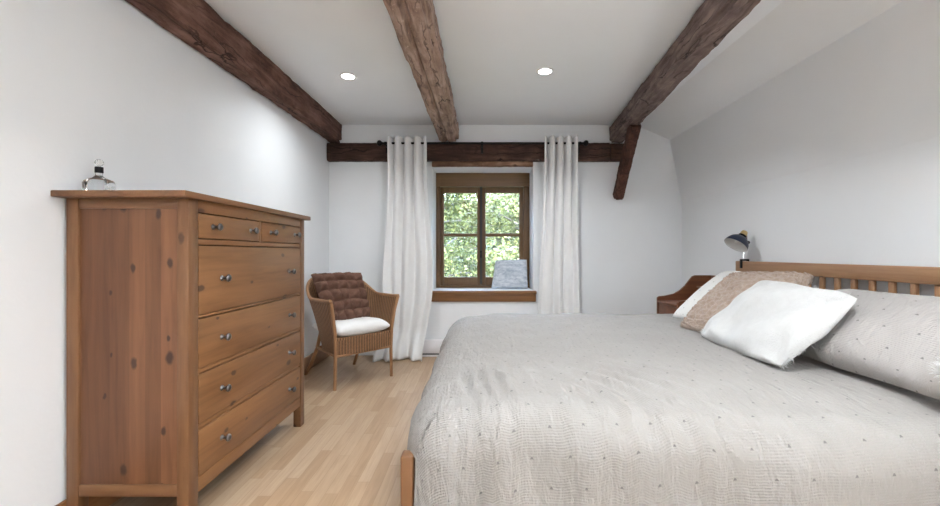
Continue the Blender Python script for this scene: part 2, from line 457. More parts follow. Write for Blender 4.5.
# window set deep in the wall
Yw = 4.71
def wx(px, y=Yw): return (px - 481) * y / F
def wz(py, y=Yw): return H - (py - 253) * y / F
b = bmesh.new()
bx(b, WX0, wx(440), Yw, Yw + .07, WZ0, WZ1, .004); bx(b, wx(523.5), WX1, Yw, Yw + .07, WZ0, WZ1, .004)
win = struct('window_1', b, M['winwood'])
b = bmesh.new(); bx(b, WX0, WX1, Yw - .012, Yw + .07, wz(186.5), WZ1 - .002, .004)
struct('head_board', b, M['winwood_head'], win)
b = bmesh.new(); bx(b, wx(440), wx(523.5), Yw + .005, Yw + .07, WZ0, WZ0 + .03, .003)
struct('bottom_rail', b, M['winwood_x'], win)
for (a0, a1, g0, g1) in ((440, 481, 443.8, 477.2), (481, 523.5, 485.6, 519.4)):
    b = bmesh.new(); y0, y1 = Yw + .012, Yw + .055
    x0, x1, q0, q1 = wx(a0) + .002, wx(a1) - .002, wx(g0), wx(g1)
    zt, zb = wz(187), WZ0 + .032
    bx(b, x0, q0, y0, y1, zb, zt, .004); bx(b, q1, x1, y0, y1, zb, zt, .004)
    bx(b, q0, q1, y0, y1, wz(192.8), zt, .004); bx(b, q0, q1, y0, y1, zb, wz(277.2), .004)
    sash = struct('casement', b, M['winwood'], win)
    b = bmesh.new(); bx(b, q0, q1, y0 + .004, y1 - .004, wz(236.4), wz(233.4), .003)
    struct('muntin', b, M['winwood_x'], sash)
    b = bmesh.new(); bx(b, q0 - .003, q1 + .003, y0 + .019, y0 + .023, wz(277.2) - .003, wz(192.8) + .003)
    struct('pane', b, M['pane'], sash, 0)
b = bmesh.new(); bx(b, -.014, .014, Yw - .006, Yw + .014, WZ0 + .05, wz(187), .004)
struct('meeting_bead', b, M['grey_strap'], win)
b = bmesh.new(); bx(b, -.011, .011, Yw - .018, Yw - .006, 1.02, 1.10, .003); tube(b, [(0, Yw - .018, 1.07), (0, Yw - .04, 1.07), (.0, Yw - .045, 1.02)], .006)
struct('window_handle', b, M['black_metal'], win)
b = bmesh.new(); bx(b, WX0, WX1, D + .004, Yw, WZ0 - .012, WZ0 + .004, .002)
struct('trim_1', b, M['reveal'])
b = bmesh.new(); bx(b, -.54, .575, D - .022, D + .004, .565, WZ0 - .002, .006); bx(b, -.545, .58, D - .045, D + .004, WZ0 - .03, WZ0 + .004, .008)
struct('trim_2', b, M['sillwood'])

# ------------------------------------------------------------------ timber beams
def beam(p0, p1, w, h, mat, name, label, seed, rough=.012, nl=130, wave=.012, chamfer=.02, crack=None, up=(0, 0, 1), tip=None):
    """irregular hand-hewn timber between two centre points"""
    p0, p1 = Vector(p0), Vector(p1); ax = (p1 - p0); L = ax.length; ax.normalize()
    upv = Vector(up); s = ax.cross(upv).normalized(); u = s.cross(ax).normalized()
    prof = []
    n = 14
    c = [(-1, -1), (1, -1), (1, 1), (-1, 1)]
    for k in range(4):
        a, b2 = c[k], c[(k + 1) % 4]
        for j in range(n):
            t = j / n
            prof.append((lerp(a[0], b2[0], t), lerp(a[1], b2[1], t)))
    bm = bmesh.new(); rings = []
    for i in range(nl + 1):
        t = i / nl; ctr = p0 + ax * (L * t); ring = []
        ws = 1 + wave * 4 * nz((t * L, 0, 0), 1.7, seed); hs = 1 + wave * 3 * nz((t * L, 5, 0), 1.5, seed)
        for (a, c2) in prof:
            x, y = a * w / 2 * ws, c2 * h / 2 * hs
            cx = max(0, abs(a) - .72) / .28; cy = max(0, abs(c2) - .72) / .28
            cut = cx * cy * chamfer * (1 + .9 * nz((t * L * 3, a, c2), 1.3, seed + 3))
            x -= math.copysign(cut, a); y -= math.copysign(cut, c2)
            p = ctr + s * x + u * y
            dirv = (s * a + u * c2).normalized()
            p += dirv * rough * (.45 * nz(p, 6, seed) + .45 * nz(p, 19, seed + 9) + .3 * nz(p, 45, seed + 4))
            if crack:
                f = abs(a - crack(t)) if c2 <= -.99 else 9
                if f < .09: p += u * .022
            ring.append(bm.verts.new(p))
        rings.append(ring)
    m = len(prof)
    for a, b2 in zip(rings, rings[1:]):
        for k in range(m): bm.faces.new((a[k], a[(k + 1) % m], b2[(k + 1) % m], b2[k]))
    bm.faces.new(rings[0][::-1]); bm.faces.new(rings[-1])
    o = obj(name, bm, mat, None, 50)
    tag(o, label, 'beam')
    return origin_to_base(o)

zb = 2.235
beam((XL + .066, YR + .02, 2.25), (XL + .066, D - .005, 2.35), .138, .235, M['beam_left'], 'ceiling_beam', 'rough dark brown ceiling beam running along the left wall', 1.0)
beam((-.395, YR + .02, 2.325), (-.333, D - .070, 2.318), .210, .190, M['beam_mid'], 'ceiling_beam', 'weathered light brown cracked ceiling beam, the middle one above the bed foot', 2.0, rough=.012, wave=.016, chamfer=.02,
     crack=lambda t: -.05 + .15 * math.sin(t * 5))
beam((.885, YR + .02, 2.325), (1.425, D - .01, 2.325), .150, .19, M['beam_right'], 'ceiling_beam', 'thick grey brown ceiling beam on the right, carried by a short diagonal brace', 3.0, rough=.013, wave=.015)
beam((XL + .003, D - .038, 2.122), (1.333, D - .038, 2.122), .075, .185, M['beam_wall'], 'wall_beam', 'dark horizontal timber along the back wall above the window', 4.0, rough=.006, wave=.006, chamfer=.008)
beam((1.343, D - .036, 2.120), (1.50, D - .036, 2.120), .072, .180, M['beam_wall'], 'wall_beam', 'short dark timber end piece on the back wall under the right beam', 5.0, rough=.005, nl=16, wave=.006, chamfer=.008)
beam((-.51, D - .028, 2.001), (.54, D - .028, 2.001), .056, .050, M['beam_lintel'], 'window_lintel', 'thin worn lighter wooden lintel strip directly above the window opening', 6.0, rough=.006, nl=50, wave=.02, chamfer=.012)
beam((1.428, D - .032, 1.665), (1.395, 3.77, 2.245), .115, .092, M['brace'], 'diagonal_brace', 'short diagonal wooden brace between the back wall and the right ceiling beam', 7.0, rough=.008, nl=40, wave=.012, chamfer=.012, up=(1, 0, 0))

# ------------------------------------------------------------------ recessed ceiling lights
def downlight(x, y, label):
    t = thing('ceiling_light', label, 'light', (x, y, ZC), 0, 'recessed ceiling lights')
    b = bmesh.new(); lathe(b, [(.047, -.001), (.047, -.006), (.062, -.005), (.064, -.0005)], 32)
    obj('trim_ring', b, M['white_plastic'], t, local=True)
    b = bmesh.new(); lathe(b, [(0, -.004), (.047, -.004)], 32)
    obj('diffuser', b, M['lamp_disc'], t, local=True, recalc=False)
    return t
LIGHTS = [(-1.01, 3.161), (.473, 3.074)]
downlight(*LIGHTS[0], 'small round lit ceiling light between the left beam and the middle beam')
downlight(*LIGHTS[1], 'small round lit ceiling light between the middle beam and the right beam')

# ------------------------------------------------------------------ curtain rod and curtains
RY, RZ = 4.225, 2.19
t = thing('curtain_rod', 'black metal curtain rod with ball ends above the window', 'curtain rod', (0, RY, RZ))
b = bmesh.new(); tube(b, [(-1.0, RY, RZ), (1.035, RY, RZ)], .011, 14); obj('rod', b, M['black_metal'], t)
for s, x in ((-1, -1.0), (1, 1.035)):
    b = bmesh.new()
    lathe(b, [(0, -.004), (.012, -.004), (.012, .006), (.02, .010), (.028, .020), (.031, .032), (.027, .045), (.016, .054), (0, .057)], 20, axis_mat((x, RY, RZ), (s, 0, 0)))
    obj('finial', b, M['black_metal'], t)
for x in (-.97, .01, 1.005):
    b = bmesh.new(); bx(b, x - .012, x + .012, D - .085, D - .077, RZ - .09, RZ + .01, .002)
    tube(b, [(x, D - .08, RZ - .03), (x, RY, RZ - .016)], .006); tube(b, [(x - .011, RY, RZ), (x + .011, RY, RZ)], .016, 14)
    obj('bracket', b, M['black_metal'], t)

def curtain(name, label, edges, fold_at, seed, n=4):
    """edges(v) -> (x0, x1) at height fraction v (0 top, 1 floor); fold_at: fold centres as fractions at the top"""
    bm = bmesh.new(); NU, NV = 150, 90; z0, z1 = RZ + .062, .012
    grid = []
    for j in range(NV + 1):
        v = j / NV; row = []; xa, xb = edges(v)
        for i in range(NU + 1):
            u = i / NU
            # u is warped so that fold fronts sit where the photo shows them
            k = u * (n) ; ph = k * 2 * PI
            A = lerp(.043, .017, smooth(.03, .45, v)) * (1 + .5 * nz((u * 3, v * 1.2, 0), 1.4, seed))
            drift = .55 * smooth(.1, 1, v) * nz((u * 2.2, v * 2.0, 4), 1.1, seed)
            y = RY - A * math.cos(ph + drift * 2.2)
            y += smooth(.08, .6, v) * (.045 * nz((u * 2.6 + v * .5, v * .9, 2), 1.3, seed + 5) + .013 * nz((u * 7 - v, v * 1.2, 7), 1.4, seed + 8))
            y -= .21 * smooth(.86, 1, v) * (.5 + nz((u * 4, 0, 0), 1.3, seed + 2))
            x = lerp(xa, xb, fold_at(u)) + .012 * smooth(.1, 1, v) * nz((u * 5, v * 3, 8), 1.2, seed) + .010 * math.sin(ph * 1.0) * (1 - v)
            z = lerp(z0, z1, v) + (.006 * math.cos(ph) if v < .03 else 0)
            y += .006 * nz((x * 6, v * 16, 1), 1.0, seed) * smooth(.3, .8, v)
            row.append(bm.verts.new((x, min(y, D - .012 if z < 1.98 else D - .09), z)))
        grid.append(row)
    for j in range(NV):
        for i in range(NU): bm.faces.new((grid[j][i], grid[j][i + 1], grid[j + 1][i + 1], grid[j + 1][i]))
    o = obj(name, bm, M['curtain'], None, 180)
    md = o.modifiers.new('thickness', 'SOLIDIFY'); md.thickness = .0025
    tag(o, label, 'curtain', 'curtains at the window')
    return origin_to_base(o)
def el(v):
    xa = lerp(-.940, -.995, smooth(.15, .7, v)) - .06 * smooth(.85, 1, v); xb = -.545 + .055 * smooth(.1, .62, v) - .09 * smooth(.66, 1, v)
    return xa, xb
def er(v):
    return lerp(.640, .565, smooth(.1, 1, v)), lerp(.975, 1.0, smooth(.2, 1, v))
curtain('curtain', 'long white curtain left of the window, behind the wicker armchair', el, lambda u: .0 + u, 11.0)
curtain('curtain', 'long white curtain right of the window, falling behind the bed', er, lambda u: u, 23.0)

# ------------------------------------------------------------------ electric baseboard heater
t = thing('baseboard_heater', 'low white electric baseboard heater on the floor under the window', 'heater', (0, D - .04, 0))
b = bmesh.new(); prism(b, [(D - .002, .035), (D - .062, .035), (D - .068, .06), (D - .066, .135), (D - .045, .168), (D - .002, .168)], 'x', -1.02, 1.05)
obj('casing', b, M['heater'], t)
b = bmesh.new(); bx(b, -1.0, 1.03, D - .05, D - .004, .018, .037); obj('air_slot', b, M['dark_slot'], t)
b = bmesh.new(); bx(b, -1.02, 1.05, D - .064, D - .002, 0, .018, .002); obj('foot_rail', b, M['heater'], t)

# ------------------------------------------------------------------ chest of drawers
DX0, DX1, DY0, DY1 = -1.580, -1.113, 1.583, 2.623
t = thing('chest_of_drawers', 'tall honey pine chest with two small and four wide drawers against the left wall', 'chest of drawers', ((DX0 + DX1) / 2, (DY0 + DY1) / 2, 0))
b = bmesh.new(); bx(b, DX0 - .012, -1.092, 1.536, 2.670, 1.283, 1.308, .004); obj('top', b, M['pine_top'], t)
PW = .046
for (x0, x1, y0, y1) in ((DX0, DX0 + PW, DY0, DY0 + PW), (DX1 - PW, DX1, DY0, DY0 + .056), (DX0, DX0 + PW, DY1 - PW, DY1), (DX1 - PW, DX1, DY1 - .056, DY1)):
    b = bmesh.new(); bx(b, x0, x1, y0, y1, 0, 1.283, .004); obj('leg', b, M['pine_z'], t)
for y0, y1 in ((DY0 + .010, DY0 + .026), (DY1 - .026, DY1 - .010)):
    b = bmesh.new(); bx(b, DX0 + PW, DX1 - PW, y0, y1, .17, 1.26); obj('side_panel', b, M['pine_panel'], t)
for z0, z1, nm in ((1.245, 1.283, 'side_rail'), (.145, .19, 'side_rail')):
    for y0, y1 in ((DY0 + .003, DY0 + .030), (DY1 - .030, DY1 - .003)):
        b = bmesh.new(); bx(b, DX0 + PW, DX1 - PW, y0, y1, z0, z1, .002); obj(nm, b, M['pine_x'], t)
FY0, FY1 = DY0 + .056, DY1 - .056
b = bmesh.new(); bx(b, DX0 + .004, DX1 - .045, DY0 + .026, DY1 - .026, .16, 1.28); obj('carcass', b, M['inside'], t, 0)
for z0, z1, xf in ((1.236, 1.283, 0.0), (1.108, 1.130, .004), (.816, .827, .004), (.597, .613, .004), (.377, .394, .004), (.130, .187, .002)):
    b = bmesh.new(); bx(b, DX1 - .045, DX1 - .001 - xf, FY0, FY1, z0, z1, .002); obj('front_rail', b, M['pine_y'], t)
b = bmesh.new(); ym = (FY0 + FY1) / 2; bx(b, DX1 - .045, DX1 - .003, ym - .010, ym + .010, 1.130, 1.236, .002); obj('divider', b, M['pine_z'], t)
def knob(parent, y, z):
    b = bmesh.new()
    lathe(b, [(0, 0), (.012, 0), (.011, .003), (.0055, .007), (.0055, .017), (.010, .021), (.0155, .027), (.016, .031), (.012, .036), (0, .038)], 20, axis_mat((DX1 - .001, y, z), (1, 0, 0)))
    obj('knob', b, M['pewter'], parent, 60)
for (y0, y1, z0, z1) in ((FY0, ym - .010, 1.130, 1.236), (ym + .010, FY1, 1.130, 1.236), (FY0, FY1, .827, 1.108), (FY0, FY1, .613, .816), (FY0, FY1, .394, .597), (FY0, FY1, .187, .377)):
    b = bmesh.new(); g = .004; bx(b, DX1 - .025, DX1 - .001, y0 + g, y1 - g, z0 + g * .8, z1 - g, .003)
    dr = obj('drawer', b, M['pine_y'], t)
    zk = (z0 + z1) / 2
    ks = ((lerp(y0, y1, .16), lerp(y0, y1, .84)) if y1 - y0 > .6 else (lerp(y0, y1, .2), lerp(y0, y1, .82)))
    for yk in ks: knob(dr, yk, zk)

# perfume bottle on the chest
bx0, by0, bz0 = -1.492, 1.625, 1.308
t = thing('perfume_bottle', 'small clear glass bottle with black collar and ball stopper on the chest of drawers', 'bottle', (bx0, by0, bz0))
b = bmesh.new()
for (hw, hd, z), last in (((.046, .026, 0), 0),): pass
lv = [(.040, .022, .0005), (.046, .027, .004), (.047, .028, .040), (.043, .025, .049), (.022, .016, .060), (.012, .012, .068), (.0105, .0105, .082)]
rings = []
for hw, hd, z in lv:
    e = lerp(.28, 1.0, smooth(.045, .068, z)); ring = []
    for k in range(32):
        a = 2 * PI * k / 32; ca, sa = math.cos(a), math.sin(a)
        ring.append(b.verts.new((bx0 + hw * math.copysign(abs(ca) ** e, ca), by0 + hd * math.copysign(abs(sa) ** e, sa), bz0 + z)))
    rings.append(ring)
for a, c in zip(rings, rings[1:]):
    for k in range(32): b.faces.new((a[k], a[(k + 1) % 32], c[(k + 1) % 32], c[k]))
b.faces.new(rings[0][::-1]); b.faces.new(rings[-1])
obj('bottle_body', b, M['bottle_glass'], t, 40)
b = bmesh.new(); lathe(b, [(0, .079), (.0125, .079), (.0135, .081), (.0135, .101), (.0125, .103), (0, .103)], 20, Matrix.Translation((bx0, by0, bz0))); obj('collar', b, M['black_metal'], t)
b = bmesh.new(); lathe(b, [(0, .103), (.005, .103), (.005, .107)] + [(.0145 * math.cos(a), .1195 + .0135 * math.sin(a)) for a in [(-1.1 + k * .26) for k in range(11)]] + [(0, .133)], 10, Matrix.Translation((bx0, by0, bz0))); obj('stopper', b, M['crystal'], t, 0)

# ------------------------------------------------------------------ wicker armchair (local frame: x along the front, y to the back)
CHL = (-.9635, 3.445, 0); CHR = math.radians(46.6)
t = thing('wicker_armchair', 'brown woven wicker armchair in the corner beside the curtain', 'armchair', CHL, CHR)
def U(s, v):
    """shell point: s -1..1 around the U from left front to right front, v 0 bottom .. 1 rim"""
    th = PI * (s + 1) / 2; c, sn = math.cos(th), math.sin(th)
    hw = lerp(.240, .312, v ** 1.2) + .045 * v * math.sin(PI * min(1, abs(sn) * 1.0) * .5) ** 1.5 * abs(c) ** .3; dp = lerp(.43, .60, v ** 1.3)
    x = -hw * math.copysign(abs(c) ** .62, c); yy = abs(sn) ** .66
    y = dp * yy - .030 * v
    zr = .692 +   .19 * smooth(.52, 1.12, yy) + .006 * (1 - smooth(0, .12, yy))
    return Vector((x, y, lerp(.265, zr, v)))
b = bmesh.new(); uvl = b.loops.layers.uv.new('UVMap'); NS, NVv = 96, 24; g = []
arc = [0.0]
for i in range(NS): arc.append(arc[-1] + (U(-1 + 2 * (i + 1) / NS, .6) - U(-1 + 2 * i / NS, .6)).length)
for j in range(NVv + 1): g.append([b.verts.new(U(-1 + 2 * i / NS, j / NVv)) for i in range(NS + 1)])
for j in range(NVv):
    for i in range(NS):
        f = b.faces.new((g[j][i], g[j][i + 1], g[j + 1][i + 1], g[j + 1][i]))
        for lp, (ii, jj) in zip(f.loops, ((i, j), (i + 1, j), (i + 1, j + 1), (i, j + 1))): lp[uvl].uv = (arc[ii], jj / NVv * .5)
o = obj('woven_shell', b, M['wicker'], t, 180, local=True); md = o.modifiers.new('thickness', 'SOLIDIFY'); md.thickness = .012; md.offset = 0
b = bmesh.new(); tube(b, [U(-1 + 2 * i / 60, 1.0) + Vector((0, 0, .004)) for i in range(61)], .0135, 10); obj('arm_rim', b, M['rattan'], t, local=True)
b = bmesh.new(); uvl = b.loops.layers.uv.new('UVMap'); NA = 30; g = []
for j in range(9):
    g.append([b.verts.new((lerp(-.245, .245, i / NA), -.012 * math.sin(PI * i / NA) - .004, lerp(.262 + .0 * i, .405, j / 8))) for i in range(NA + 1)])
for j in range(8):
    for i in range(NA):
        f = b.faces.new((g[j][i], g[j][i + 1], g[j + 1][i + 1], g[j + 1][i]))
        for lp, (ii, jj) in zip(f.loops, ((i, j), (i + 1, j), (i + 1, j + 1), (i, j + 1))): lp[uvl].uv = (ii / NA * .49, jj / 8 * .143)
o = obj('front_apron', b, M['wicker'], t, 180, local=True); md = o.modifiers.new('thickness', 'SOLIDIFY'); md.thickness = .012
b = bmesh.new(); uvl = b.loops.layers.uv.new('UVMap')
prism(b, [(U(-1 + 2 * i / 40, .32).x * .97, U(-1 + 2 * i / 40, .32).y * .97) for i in range(41)], 'z', .385, .402)
for f in b.faces:
    for lp in f.loops: lp[uvl].uv = (lp.vert.co.x, lp.vert.co.y)
obj('seat', b, M['wicker'], t, 30, local=True)
for s in (-1, 1):
    b = bmesh.new(); tube(b, [(s * .262, .0, 0), (s * .258, 0, .25), (s * .262, -.004, .42), (s * .285, -.014, .58), (s * .312, -.030, .700)], [.013, .014, .0145, .014, .0135], 12)
    obj('leg', b, M['rattan'], t, local=True)
    b = bmesh.new(); tube(b, [(s * .195, .37, .42), (s * .205, .42, .26), (s * .222, .51, .10), (s * .235, .585, 0)], [.015, .0155, .015, .0135], 12)
    obj('leg', b, M['rattan'], t, local=True)
    b = bmesh.new(); tube(b, [(s * .256, .0, .262), (s * .205, .42, .262)], .010, 8); obj('stretcher', b, M['rattan'], t, local=True)
b = bmesh.new(); tube(b, [(-.255, -.004, .262), (.255, -.004, .262)], .010, 8); tube(b, [(-.205, .42, .262), (.205, .42, .262)], .010, 8); obj('stretcher', b, M['rattan'], t, local=True)

CM = Matrix.Translation(CHL) @ Matrix.Rotation(CHR, 4, 'Z')
# seat cushion
b = bmesh.new(); NC = 40; top = []
def cush(u, v, sgn):
    a, c = 2 * u - 1, 2 * v - 1
    e = max(0, (1 - abs(a) ** 5)) * max(0, (1 - abs(c) ** 5))
    x = .246 * a * (1 - .05 * c * c); y = .232 * c + .215 - .012 * (1 - a * a) * (c < 0)
    zz = .452 + sgn * (.012 + .047 * e ** .5) * 1.0 + (.012 * nz((x, y, 0), 7, 3) if sgn > 0 else 0)
    return CM @ Vector((x, y, zz))
def sheet2(bm, fn, n, m=None):
    m = m or n; gs = []
    uvl = bm.loops.layers.uv.verify()
    for sgn in (1, -1):
        g = [[bm.verts.new(fn(i / n, j / m, sgn)) for i in range(n + 1)] for j in range(m + 1)]
        for j in range(m):
            for i in range(n):
                q = (g[j][i], g[j][i + 1], g[j + 1][i + 1], g[j + 1][i])
                f = bm.faces.new(q if sgn > 0 else q[::-1])
                ids = [(i, j), (i + 1, j), (i + 1, j + 1), (i, j + 1)]
                for lp, (ii, jj) in zip(f.loops, ids if sgn > 0 else ids[::-1]): lp[uvl].uv = (ii / n, jj / m)
        gs.append(g)
    A, B = gs
    rim = lambda g: [g[0][i] for i in range(n)] + [g[j][n] for j in range(m)] + [g[m][i] for i in range(n, 0, -1)] + [g[j][0] for j in range(m, 0, -1)]
    ra, rb = rim(A), rim(B)
    k = len(ra)
    for i in range(k): bm.faces.new((ra[(i + 1) % k], ra[i], rb[i], rb[(i + 1) % k]))
    return gs
sheet2(b, cush, NC)
o = obj('seat_cushion', b, M['white_cotton'], None, 180); tag(o, 'flat white seat cushion on the wicker armchair', 'cushion'); origin_to_base(o)

# ------------------------------------------------------------------ pillows
def pillow(name, label, cat, corners, T, mat, n=40, back=.6, pin=.05, seed=0.0, group=None, lump=.012, lumpf=6, hair=None, fine=None, size=None, bubble=None, pw=.42, shift=0.0, rd=.05):
    """soft pillow over four corners c00 (bottom a), c10 (bottom b), c11 (top b), c01 (top a)"""
    c00, c10, c11, c01 = [Vector(c) for c in corners]
    nrm = ((c10 - c00 + c11 - c01)).cross(c01 - c00 + c11 - c10).normalized()
    w = ((c10 - c00).length + (c11 - c01).length) / 2; h = ((c01 - c00).length + (c11 - c10).length) / 2
    def P(u, v, sgn):
        a, c = math.sin(PI * (u - .5)), math.sin(PI * (v - .5))
        q = 1 - rd * (a * a * c * c) ** 1.5
        uu = .5 + .5 * a * (1 - pin * (1 - c * c)) * q; vv = .5 + .5 * c * (1 - pin * (1 - a * a)) * q
        p = c00.lerp(c10, uu).lerp(c01.lerp(c11, uu), vv)
        e = (max(0, 1 - a * a) * max(0, 1 - c * c)) ** pw
        d = T * e * (1 if sgn > 0 else back)
        d += lump * nz((u * w, v * h, sgn), lumpf, seed) * min(1, e * 2)
        if bubble and sgn > 0:
            bu = abs(math.sin(PI * bubble[0] * (.5 + a / 2 + .05 * nz((u, v, 1), 5, seed)))); bv = abs(math.sin(PI * bubble[1] * (.5 + c / 2 + .05 * nz((u, v, 5), 5, seed))))
            ci, cj = int(bubble[0] * (.5 + a / 2 + .05 * nz((u, v, 1), 5, seed)) + 9) , int(bubble[1] * (.5 + c / 2 + .05 * nz((u, v, 5), 5, seed)) + 9)
            d += bubble[2] * ((bu * bv) ** .5 * (.75 + .5 * ((ci * 7919 + cj * 104729) % 97) / 97) - .5) * min(1, .45 + e)
        if fine: d += fine[0] * nz((u * w, v * h, sgn), fine[1], seed) * 1.0
        return p + nrm * (sgn * d + shift)
    bm = bmesh.new(); gs = sheet2(bm, P, n)
    uvl = bm.loops.layers.uv.verify()
    for f in bm.faces:
        for lp in f.loops: lp[uvl].uv = (lp[uvl].uv.x * w * 1.25, lp[uvl].uv.y * h * 1.25)
    bmesh.ops.remove_doubles(bm, verts=bm.verts[:], dist=1e-5)
    bmesh.ops.recalc_face_normals(bm, faces=bm.faces[:])
    if hair:
        cnt, ln, wd = hair; rr = random.Random(int(seed * 10) + 3)
        bm.normal_update(); bm.faces.ensure_lookup_table()
        fs = bm.faces[:]; ar = [f.calc_area() for f in fs]; tot = sum(ar)
        for f, a in zip(fs, ar):
            k = a / tot * cnt; k = int(k) + (rr.random() < k % 1)
            vs = [v.co.copy() for v in f.verts]
            for _ in range(k):
                r1, r2 = rr.random(), rr.random()
                p = vs[0].lerp(vs[1], r1).lerp(vs[3 % len(vs)].lerp(vs[2], r1), r2) if len(vs) == 4 else vs[0].lerp(vs[1], r1 * .5).lerp(vs[2], r2 * .5)
                flow = Vector((nz(p, 9, seed + 1), nz(p, 9, seed + 2), nz(p, 9, seed + 4))) * 1.1
                d = (f.normal * .8 + flow + Vector((rr.uniform(-1, 1), rr.uniform(-1, 1), rr.uniform(-1.3, .5))) * .5).normalized()
                s = d.cross(f.normal)
                if s.length < .05: continue
                s = s.normalized() * wd * rr.uniform(.6, 1.3); L = ln * rr.uniform(.5, 1.25)
                bend = Vector((rr.uniform(-1, 1), rr.uniform(-1, 1), -.8)) * L * .25
                a1, a2 = bm.verts.new(p - s), bm.verts.new(p + s); m1, m2 = bm.verts.new(p + d * L * .55 + s * .8), bm.verts.new(p + d * L * .55 - s * .8)
                tp = bm.verts.new(p + d * L + bend)
                bm.faces.new((a1, a2, m1, m2)); bm.faces.new((m2, m1, tp))
    o = obj(name, bm, mat, None, 180, recalc=not hair)
    tag(o, label, cat, group)
    return origin_to_base(o)
def cw(x, y, z): return tuple(CM @ Vector((x, y, z)))
pillow('pillow', 'white pillow almost hidden behind the brown bubble fur pillow', 'pillow', [cw(-.05, .375, .47), cw(.255, .325, .475), cw(.255, .385, .66), cw(-.05, .435, .66)], .035, M['white_cotton'], 24, .6, .06, 31.0, pw=.3)
pillow('fur_pillow', 'brown bubbly fur pillow leaning on the back of the wicker armchair', 'pillow', [cw(-.20, .22, .50), cw(.19, .22, .50), cw(.225, .430, .895), cw(-.265, .430, .90)], .055, M['fur_brown'], 110, .6, .0, 32.0, fine=(.005, 55), bubble=(5, 5, .060), pw=.3, rd=.03)
# pillow on the window sill
def at(px, py, y): return ((px - 481) * y / F, y, H - (py - 253) * y / F)
pillow('pillow', 'square grey and white patterned pillow standing on the window sill', 'pillow', [at(490.5, 289.0, 4.53), at(528.5, 289.0, 4.53), at(527.5, 259, 4.63), at(495, 260, 4.63)], .06, M['sill_pillow'], 36, .6, .05, 33.0, pw=.38)

# ------------------------------------------------------------------ bed
BY0, BY1 = 1.40, 3.30
t = thing('bed', 'wide pine bed with spindle headboard against the right wall', 'bed', (.95, 2.3, 0))
HX = 2.030
b = bmesh.new(); bx(b, HX - .004, HX + .036, 1.24, 3.315, .932, 1.012, .006); obj('headboard_rail', b, M['pine_bed'], t)
b = bmesh.new(); bx(b, HX, HX + .032, 1.29, 3.27, .40, .50, .004); obj('headboard_rail', b, M['pine_bed'], t)
for y0, y1 in ((1.24, 1.295), (3.26, 3.315)):
    b = bmesh.new(); bx(b, HX - .004, HX + .036, y0, y1, 0, .935, .006); obj('headboard_post', b, M['pine_bedz'], t)
y = 1.325
while y < 3.24:
    b = bmesh.new(); bx(b, HX + .004, HX + .028, y - .0145, y + .0145, .49, .94, .007, 3); obj('spindle', b, M['pine_bedz'], t); y += .1062
for y0, y1 in ((1.352, 1.402), (3.29, 3.335)):
    b = bmesh.new(); bx(b, -.263, -.219, y0, y1, 0, .414, .007, 3); obj('footboard_post', b, M['pine_z'], t)
b = bmesh.new(); bx(b, -.255, -.228, 1.40, 3.29, .14, .26, .004); obj('footboard', b, M['pine_bed'], t)
for y0, y1 in ((1.40, 1.425), (3.275, 3.30)):
    b = bmesh.new(); bx(b, -.22, HX, y0, y1, .16, .28, .004); obj('side_rail', b, M['pine_x'], t)
b = bmesh.new(); bx(b, -.10, HX - .03, 1.43, 3.24, .26, .545, .06, 4); obj('mattress', b, M['white_cotton'], t)
b = bmesh.new(); bx(b, -.22, HX, 1.425, 3.275, .20, .26, .0); obj('slat_base', b, M['pine_bedz'], t)

# duvet: top grid plus a draped skirt
def near(x): return 1.455 - .115 * max(0, x) if x > 0 else 1.455
FX = -.088; HXd = 1.985; FARY = 3.225
def topz(x, y):
    z = .592 + .024 * smooth(1.9, 3.1, y) + .012 * nz((x, y, 0), 2.2, 51) + .006 * nz((x, y, 0), 6, 52)
    # soft sag towards every edge, rucks near the foot and diagonal creases in the middle
    z -= .018 * (1 - smooth(0, .22, x - FX)) + .018 * (1 - smooth(0, .16, y - near(x))) + .012 * (1 - smooth(0, .2, FARY - y))
    d = (Vector((x, y)) - Vector((.03, 1.60)))
    z += .014 * math.exp(-(d.x / .18) ** 2 - (d.y / .15) ** 2) * (.3 + math.sin(d.x * 85 + d.y * 12 + 4 * nz((x, y * .5, 2), 5, 53)))
    d = (Vector((x, y)) - Vector((.56, 1.56))); q = d.x * .80 + d.y * .45; r = -d.x * .45 + d.y * .80
    z += .017 * math.exp(-(q / .20) ** 2 - (r / .20) ** 2) * math.sin(q * 88 + 2.5 * nz((x, y, 6), 5, 57))
    q = x * .75 + y * .35; z += .0035 * nz((q * 14, (y - x * .4) * 3, 0), 1.0, 54) + .0028 * nz((x * 20, y * 9, 0), 1.0, 55)
    return z
bm = bmesh.new(); uvl = bm.loops.layers.uv.new('UVMap'); uvd = {}
NX, NY = 150, 130
def mkv(co, uv):
    v = bm.verts.new(co); uvd[v] = uv; return v
G = []
for j in range(NY + 1):
    row = []
    for i in range(NX + 1):
        x = lerp(FX, HXd, i / NX); y = lerp(near(x), FARY, j / NY)
        row.append(mkv((x, y, topz(x, y)), (x, y)))
    G.append(row)
for j in range(NY):
    for i in range(NX): bm.faces.new((G[j][i], G[j][i + 1], G[j + 1][i + 1], G[j + 1][i]))
